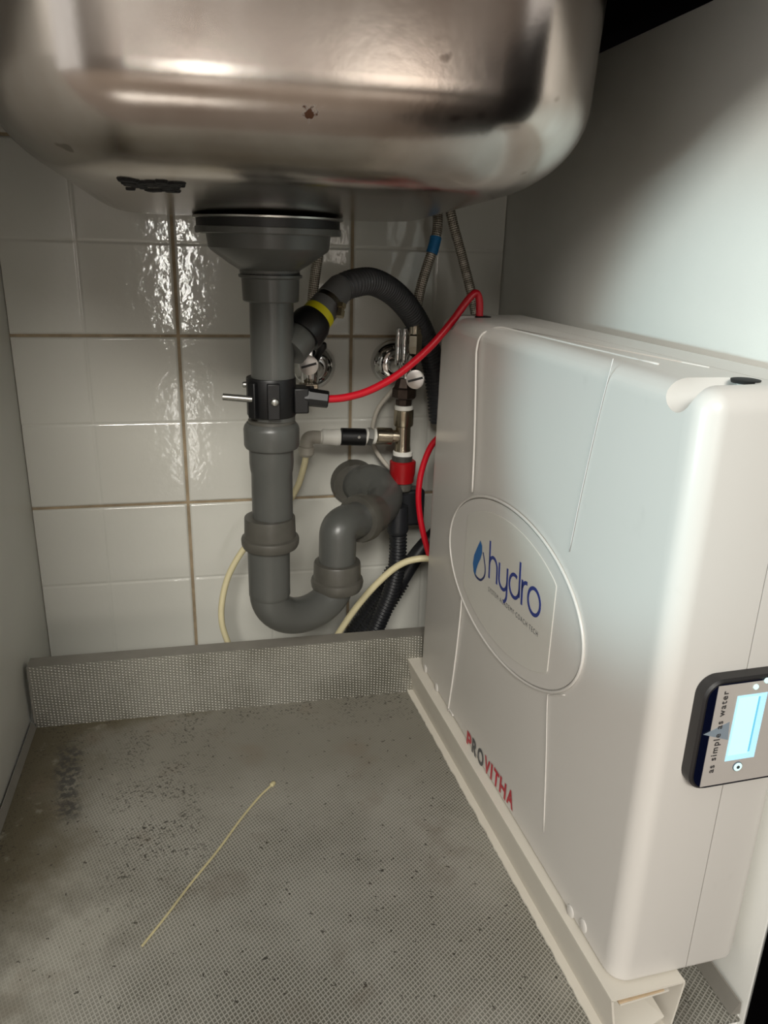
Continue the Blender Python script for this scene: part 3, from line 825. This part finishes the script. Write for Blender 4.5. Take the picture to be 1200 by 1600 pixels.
# clear label plate: inner ellipse clipped left and right
M_label = mat('label_film', (204, 201, 193), rough=.24, var=.01)
uL, uR = fuw(733, 800)[0], fuw(864, 980)[0]
pl = []
for i in range(128):
    a, b = ell(2*pi*i/128, EA-.020, EB-.0125)
    pl.append((min(max(a, uL), uR), b))
pl2 = []
for p in pl:
    if not pl2 or (abs(p[0]-pl2[-1][0])+abs(p[1]-pl2[-1][1])) > 1e-5: pl2.append(p)
lplate = plate('label_plate', pl2, .0, .0011, M_label)
# centre panel rim: up the side, over the top edge and forward along the top
lt_ = [fuw(738, 769), fuw(741, 700), fuw(743, 620), fuw(744, 560)]
pts = [uvw(a, -.0001, b) for a, b in lt_]
uT = lt_[-1][0]
pts += [uvw(uT, -.0001+.0, .384), uvw(uT+.001, .0008, .3925), uvw(uT+.003, .0035, .3985), uvw(uT+.007, .0085, .4018), uvw(uT+.018, .0128, DH), uvw(uT+.05, .0165, DH), uvw(uT+.14, .021, DH), uvw(uT+.235, .027, DH)]
bead('panel_rim', smooth_path(pts, 6), .0010)
lb = [fuw(722, 934), fuw(717, 985), fuw(709, 1050), fuw(701, 1108), fuw(702, 1116), fuw(708, 1124)]
bead('panel_rim', smooth_path([uvw(a, -.0001, max(b, .004)) for a, b in lb], 5), .0010)
# faint step at the front end of the centre panel
M_seam = mat('seam_shadow', (196, 194, 192), rough=.6)
f1 = [fuw(958, 560), fuw(935, 650), fuw(910, 760), fuw(889, 862)]
bead('panel_step', smooth_path([uvw(a, .0001, b) for a, b in f1], 5), .00035, M_seam)
f2 = [fuw(882, 1086), fuw(860, 1087), fuw(855, 1092), fuw(853, 1180), fuw(849, 1300)]
bead('panel_step', smooth_path([uvw(a, .0002, b) for a, b in f2], 5), .0005)
bead('panel_step', [uvw(uT+.03, .019, DH), uvw(uT+.14, .036, DH), uvw(uT+.25, .052, DH)], .0006)
# small snap tabs along the foot of the housing
for (x, y) in ((664, 1052), (681, 1090), (890, 1432), (911, 1446)):
    a, b = fuw(x, y)
    MB().lathe(uvw(a, .002, max(b, .004)), NF, [(0, .0050), (.0024, .0050), (.0030, .0040)], 16).build('snap_tab', M_abs, unit)
# lettering
def ink(name, rgb): return mat(name, rgb, rough=.4)
I_red, I_dark, I_blue = ink('red_ink', (176, 26, 46)), ink('charcoal_ink', (58, 62, 66)), ink('blue_ink', (36, 54, 128))
def text_mesh(s, size, extr=.00012, bold=0., space=1.):
    c = bpy.data.curves.new('txt', 'FONT'); c.body = s; c.size = size; c.extrude = extr; c.offset = bold
    c.space_character = space
    o = bpy.data.objects.new('txt', c); COL.objects.link(o)
    me = bpy.data.meshes.new_from_object(o.evaluated_get(bpy.context.evaluated_depsgraph_get()))
    bpy.data.objects.remove(o); bpy.data.curves.remove(c)
    return me
def width(me): return max(v.co.x for v in me.vertices)
def place(me, org, ex, ey, ez, name, m, parent=unit):
    for v in me.vertices: v.co = org+ex*v.co.x+ey*v.co.y+ez*v.co.z
    return link(name, me, m, parent)
# PROVITHA: letters run along the foot of the side, reading towards the front
q0, q1 = fuw(729, 1162), fuw(803, 1267)
word = [('P', I_red), ('R', I_dark), ('O', I_dark), ('V', I_red), ('I', I_red), ('T', I_red), ('H', I_red), ('A', I_red)]
wl_ = [.62, .64, .74, .66, .30, .60, .70, .68]; tot = sum(wl_)
S = (q1[0]-q0[0])/tot; acc = 0
capH = fuw(729, 1140)[1]-fuw(729, 1164)[1]
for (ch, m), ww in zip(word, wl_):
    me = text_mesh(ch, 1., .0, .034)
    x0 = min(v.co.x for v in me.vertices); x1 = max(v.co.x for v in me.vertices); y1 = max(v.co.y for v in me.vertices)
    kx = (ww*.86*S)/(x1-x0) if ch != 'I' else (ww*.55*S)/(x1-x0); ky = capH/y1
    ua = q0[0]+acc*S; wa = q0[1]+(q1[1]-q0[1])*acc/tot
    for v in me.vertices: v.co = uvw(ua+(v.co.x-x0)*kx, -.0003, wa+v.co.y*ky)
    link('lettering', me, m, unit); acc += ww
# hydro: monoline round letters
def stroke(pts, r, m=I_blue, name='lettering'):
    """flat ribbon-like monoline stroke on the side face"""
    P = [Vector((p[0], p[1])) for p in pts]; n = len(P); L = []; R_ = []
    for i in range(n):
        t = P[min(i+1, n-1)]-P[max(i-1, 0)]; t.normalize(); nn = Vector((-t.y, t.x))
        L.append(P[i]+nn*r); R_.append(P[i]-nn*r)
    vs = [uvw(p.x, -.0013, p.y) for p in L]+[uvw(p.x, -.0013, p.y) for p in R_]
    vs += [uvw(p.x, -.0010, p.y) for p in L]+[uvw(p.x, -.0010, p.y) for p in R_]
    fs = [(i, i+1, n+i+1, n+i) for i in range(n-1)]
    fs += [(i, i+1, 2*n+i+1, 2*n+i) for i in range(n-1)]+[(n+i, n+i+1, 3*n+i+1, 3*n+i) for i in range(n-1)]
    return vs, fs
# local logo frame: origin at the foot of the h, baseline slightly rising like the oval
o_h = fuw(766, 903); o_o = fuw(845, 968)
eu = Vector((o_o[0]-o_h[0], o_o[1]-o_h[1])); wordw = eu.length; eu.normalize(); ev = Vector((-eu.y, eu.x))
xh = wordw/4.75                       # x-height unit
def lg(x, y): return Vector(o_h)+eu*(x*xh)+ev*(y*xh)
def arc(cx, cy, r, a0, a1, n=18, ry=None): return [lg(cx+r*cos(radians(a0+(a1-a0)*i/n)), cy+(ry or r)*sin(radians(a0+(a1-a0)*i/n))) for i in range(n+1)]
lw = xh*.072
letters = {
 'h': [[lg(0, 1.62), lg(0, 0)], arc(.40, .60, .40, 180, 0)+[lg(.80, 0)]],
 'y': [[lg(1.02, 1.0), lg(1.02, .45)]+arc(1.42, .40, .40, 180, 360)[0:], [lg(1.82, 1.0), lg(1.82, .0)]+arc(1.42, -.10, .40, 0, -75, 10)],
 'd': [arc(2.50, .50, .46, 60, 360), [lg(2.96, 1.62), lg(2.96, .30), lg(2.94, .2)]],
 'r': [[lg(3.20, 0), lg(3.20, 1.0)], [lg(3.20, .55)]+arc(3.58, .60, .38, 180, 80, 10)],
 'o': [arc(4.24, .50, .50, 0, 360, 30)],
}
mb = MB()
for k, sts in letters.items():
    for s in sts: mb.add(*stroke(s, lw))
mb.build('blue_lettering', I_blue, lplate, smooth=False)
# drop symbol left of the word
def drop_mat():
    m = mat('drop_blue', (24, 96, 158), rough=.4)
    return m
dc = fuw(751, 890)
# outline in pixel space of the side face, read from the printed mark
out = [(753, 844), (748, 855), (743, 867), (741, 880), (742, 890), (745, 899), (749, 904), (753, 906), (757, 903), (759.5, 897), (760, 887), (758.5, 874), (757, 863)]
blue = [(753, 844), (748, 855), (743, 867), (741, 880), (742, 890), (745, 899), (746.5, 889), (749, 881), (753, 873), (755.5, 864), (755.5, 853)]
bl_ = [fuw(x, y) for x, y in blue]
n = len(bl_)
MB().add([uvw(a, -.0014, b) for a, b in bl_], [tuple(range(n))]).build('drop_fill', drop_mat(), lplate, smooth=False)
ol = smooth_path([Vector((*fuw(x, y), 0)) for x, y in out[4:]], 5)
MB().add(*stroke([(p.x, p.y) for p in ol], .0011)).build('drop_outline', ink('navy_ink', (30, 44, 96)), lplate, smooth=False)
# small line of print under the word
sm0, sm1 = fuw(765, 923), fuw(842, 995)
me = text_mesh('SYSTEM\u00b7ACADEMY\u00b7COACH\u00b7TECH', 1., 0., .0, 1.35); wd = width(me)
eu2 = Vector((sm1[0]-sm0[0], sm1[1]-sm0[1])); k = eu2.length/wd; eu2.normalize()
for v in me.vertices:
    a = sm0[0]+eu2.x*v.co.x*k-eu2.y*v.co.y*k*1.2; b = sm0[1]+eu2.y*v.co.x*k+eu2.x*v.co.y*k*1.2
    v.co = uvw(a, -.0013, b)
link('small_lettering', me, ink('grey_ink', (70, 72, 78)), lplate)

# ------------------------------------------------------------------ display on the front of the unit
T = .009
disp = thing('control_display', uvw(DL, .060, .150), 'black framed control display with lit pale blue screen on the white unit', 'display')
def fpx(x, y, t_):
    P = front(x, y, t_)-A0; return P.dot(VV), P.z
D0 = (fpx(1090, 1060, 0)[0]+fpx(1063, 1205, 0)[0])/2; H0 = fpx(1097, 1221, .002)[1]; H1 = fpx(1110, 1052, 0)[1]
D1 = D0+.0745
def rrect(a0, a1, b0, b1, r, n=8):
    L = []
    for cx, cy, q in ((a1-r, b1-r, 0), (a0+r, b1-r, 1), (a0+r, b0+r, 2), (a1-r, b0+r, 3)):
        for k in range(n+1):
            t = pi/2*(q+k/n); L.append((cx+r*cos(t), cy+r*sin(t)))
    return L
def fplate(name, layers, m, parent, ang=35):
    """layers: list of (outline, depth in front of the unit)"""
    n = len(layers[0][0]); vs = []
    for ol_, t_ in layers: vs += [uvw(DL+t_, a, b) for a, b in ol_]
    fs = [(j*n+i, j*n+(i+1) % n, (j+1)*n+(i+1) % n, (j+1)*n+i) for j in range(len(layers)-1) for i in range(n)]
    fs += [tuple(range((len(layers)-1)*n, len(layers)*n)), tuple(range(n-1, -1, -1))]
    return MB().add(vs, fs).build(name, m, parent, ang=ang)
M_case = mat('display_case', (34, 32, 32), rough=.45)
fplate('case', [(rrect(D0, D1, H0, H1, .012), .0003), (rrect(D0, D1, H0, H1, .012), T-.0015), (rrect(D0+.0012, D1-.0012, H0+.0012, H1-.0012, .011), T)], M_case, disp)
M_navy = mat('navy_gloss', (9, 13, 32), rough=.12)
fplate('face_panel', [(rrect(D0+.0022, D1-.0022, H0+.0022, H1-.0022, .0098), T), (rrect(D0+.0022, D1-.0022, H0+.0022, H1-.0022, .0098), T+.0004)], M_navy, disp)
M_silver = mat('silver_film', (176, 170, 164), rough=.5, var=.02)
Sx = fpx(1111, 1140, T+.0007)[0]
fplate('silver_panel', [([(Sx, H0+.0030), (D1-.004, H0+.0030), (D1-.004, H1-.0030), (Sx, H1-.0030)], T+.0004), ([(Sx, H0+.0030), (D1-.004, H0+.0030), (D1-.004, H1-.0030), (Sx, H1-.0030)], T+.0007)], M_silver, disp)
tt = T+.0008
M_lcd = mat('lcd_glow', (176, 226, 246), rough=.3, emit=.40)
M_lcd2 = mat('lcd_glow_bright', (186, 246, 246), rough=.3, emit=.55)
def rectp(a0, a1, b0, b1): return [(a0, b0), (a1, b0), (a1, b1), (a0, b1)]
la, lbm = fpx(1155, 1087, tt), fpx(1179, 1182, tt); la0 = fpx(1130, 1190, tt); la1 = fpx(1198, 1082, tt)
lx0 = (la[0]+la0[0])/2; lx1 = (la1[0]+lbm[0])/2; lz0 = (la0[1]+lbm[1])/2; lz1 = (la[1]+la1[1])/2
sc_ = fplate('screen', [(rectp(lx0, lx1, lz0, lz1), T+.0006), (rectp(lx0, lx1, lz0, lz1), T+.0010)], M_lcd, disp)
sc_['label'] = 'pale blue lit screen'
fplate('screen_field', [(rectp(lx0+.0015, lx1-.006, lz0+.004, lz1-.0015), T+.0010), (rectp(lx0+.0015, lx1-.006, lz0+.004, lz1-.0015), T+.0012)], M_lcd2, sc_)
fplate('screen_edge', [(rectp(lx1-.0058, lx1-.0046, lz0+.005, lz1-.002), T+.0010), (rectp(lx1-.0058, lx1-.0046, lz0+.005, lz1-.002), T+.0012)], mat('lcd_blue', (110, 190, 222), rough=.4, emit=.4), sc_)
# arrow head pointing left
ar = [fpx(1099, 1148, tt), fpx(1137, 1156, tt), fpx(1140, 1128, tt)]
fplate('arrow', [([ar[0], ar[1], ar[2]], T+.0007), ([ar[0], ar[1], ar[2]], T+.0009)], mat('arrow_grey', (128, 140, 150), rough=.5), disp)
def disc(name, x, y, r, m, ring_=None):
    c = fpx(x, y, tt); ol_ = [(c[0]+r*cos(2*pi*i/24), c[1]+r*sin(2*pi*i/24)) for i in range(24)]
    return fplate(name, [(ol_, T+.0006), (ol_, T+.0014)], m, disp)
M_led = mat('led_white', (206, 240, 238), rough=.4, emit=.5)
disc('indicator', 1181, 1073, .0017, M_led); disc('indicator', 1198, 1063, .0017, M_led)
btn = disc('button', 1151.5, 1197, .0032, mat('button_rim', (96, 106, 116), rough=.4))
c = fpx(1151.5, 1197, tt)
for nm, r, t2, m in (('button_face', .0028, .0018, M_led), ('button_mark', .0011, .0021, I_dark)):
    ol_ = [(c[0]+r*cos(2*pi*i/20), c[1]+r*sin(2*pi*i/20)) for i in range(20)]
    fplate(nm, [(ol_, T+.0012), (ol_, T+t2)], m, btn)
# "as simple as water" reading upwards
me = text_mesh('as simple as water', 1., 0., .02, 1.25); wd = width(me)
p0, p1 = fpx(1114, 1207, tt), fpx(1139, 1079, tt)
d2 = Vector((p1[0]-p0[0], p1[1]-p0[1])); k = d2.length/wd; d2.normalize(); e2_ = Vector((-d2.y, d2.x))
for v in me.vertices:
    q_ = Vector(p0)+d2*(v.co.x*k)+e2_*(v.co.y*k*1.0)
    v.co = uvw(DL+T+.0010, q_.x, q_.y)
link('lettering', me, ink('print_grey', (60, 58, 58)), disp)

# ------------------------------------------------------------------ white cardboard packaging under the unit
M_card = mat('white_card', (206, 200, 188), rough=.65, var=.02, vscale=25)
M_cardin = mat('card_core', (196, 172, 140), rough=.8, var=.12, vscale=120)
pk = thing('cardboard_sleeve', Vector((.477, -.36, 0)), 'flat white cardboard sleeve with open front end under the white unit', 'box')
bL0, bL1 = atz(635, 1076, .001), atz(925, 1600, .001)         # outer left foot, back to front
dB = (bL1-bL0).normalized(); nB = Vector((-dB.y, dB.x, 0));
if nB.x < 0: nB = -nB
LB = .466; HB = .0448; WB = .0555; tk = .0016
def pb(l, a, h): return Vector((bL0.x, bL0.y, 0))+dB*l+nB*a+Z_*h
def sheet(name, quad, thick, m, jag=0., nseg=24):
    """sheet between two rails: quad = (back a,h),(front a,h) edges"""
    (a0, h0), (a1, h1) = quad
    vs = []; fs = []
    n2 = Vector((-(h1-h0), (a1-a0))); n2.normalize(); n2 *= thick
    for i in range(nseg+1):
        l = LB*i/nseg
        j = random.uniform(-jag, jag)
        for (a, h) in ((a0+j, h0), (a1, h1), (a1+n2.x, h1+n2.y), (a0+j+n2.x, h0+n2.y)): vs.append(pb(l, a, h))
    for i in range(nseg):
        for k in range(4):
            fs.append((i*4+k, i*4+(k+1) % 4, (i+1)*4+(k+1) % 4, (i+1)*4+k))
    fs += [(0, 1, 2, 3), tuple(nseg*4+k for k in (3, 2, 1, 0))]
    return MB().add(vs, fs).build(name, m, pk, smooth=False)
sheet('side_sheet', ((.0065, .0020), (-.0015, HB)), -tk, M_card)
sheet('top_sheet', ((-.0015, HB-.0006), (WB, HB-.0002)), tk, M_card)
sheet('under_sheet', ((.0060, HB-.0065), (WB-.012, HB-.0045)), tk, M_card)
sheet('side_sheet', ((WB-.0045, .0012), (WB+.0005, HB)), tk, M_card)
sheet('floor_sheet', ((-.0005, .0003), (WB-.004, .0003)), tk, M_card, jag=.0006, nseg=90)
sheet('raw_edge', ((.0050, HB-.0045), (WB-.016, HB-.0030)), .0012, M_cardin)
# loose inner flap lying in the open end
fv = [pb(LB-.075, .006, .020), pb(LB-.075, WB-.012, .022), pb(LB+.004, .010, .0045), pb(LB-.002, WB-.010, .0125)]
MB().add([p for p in fv]+[p+Z_*.0015 for p in fv], [(0,1,3,2), (4,6,7,5), (0,4,5,1), (1,5,7,3), (3,7,6,2), (2,6,4,0)]).build('inner_flap', M_card, pk, smooth=False)

# ------------------------------------------------------------------ thin yellow strand on the tray
ys = [atz(424, 1227, .0012), atz(405, 1245, .0012), atz(376, 1280, .0011), atz(340, 1329, .0011), atz(300, 1378, .0010), atz(262, 1428, .0010), atz(222, 1478, .0009)]
strand = thing('plastic_strand', ys[0], 'thin yellowish strand with a small knob lying on the stained tray', 'strand')
M_str = mat('yellow_strand', (182, 172, 134), rough=.5, var=.1)
MB().tube(smooth_path(ys, 8), [.0011]*30+[.0010]*19, 10).build('stalk', M_str, strand)
MB().lathe(ys[0]-(ys[1]-ys[0]).normalized()*-.001, (ys[0]-ys[1]), [(0, .0009), (.001, .0022), (.004, .0026), (.006, .0018), (.0065, .0008)], 12).build('knob', M_str, strand)
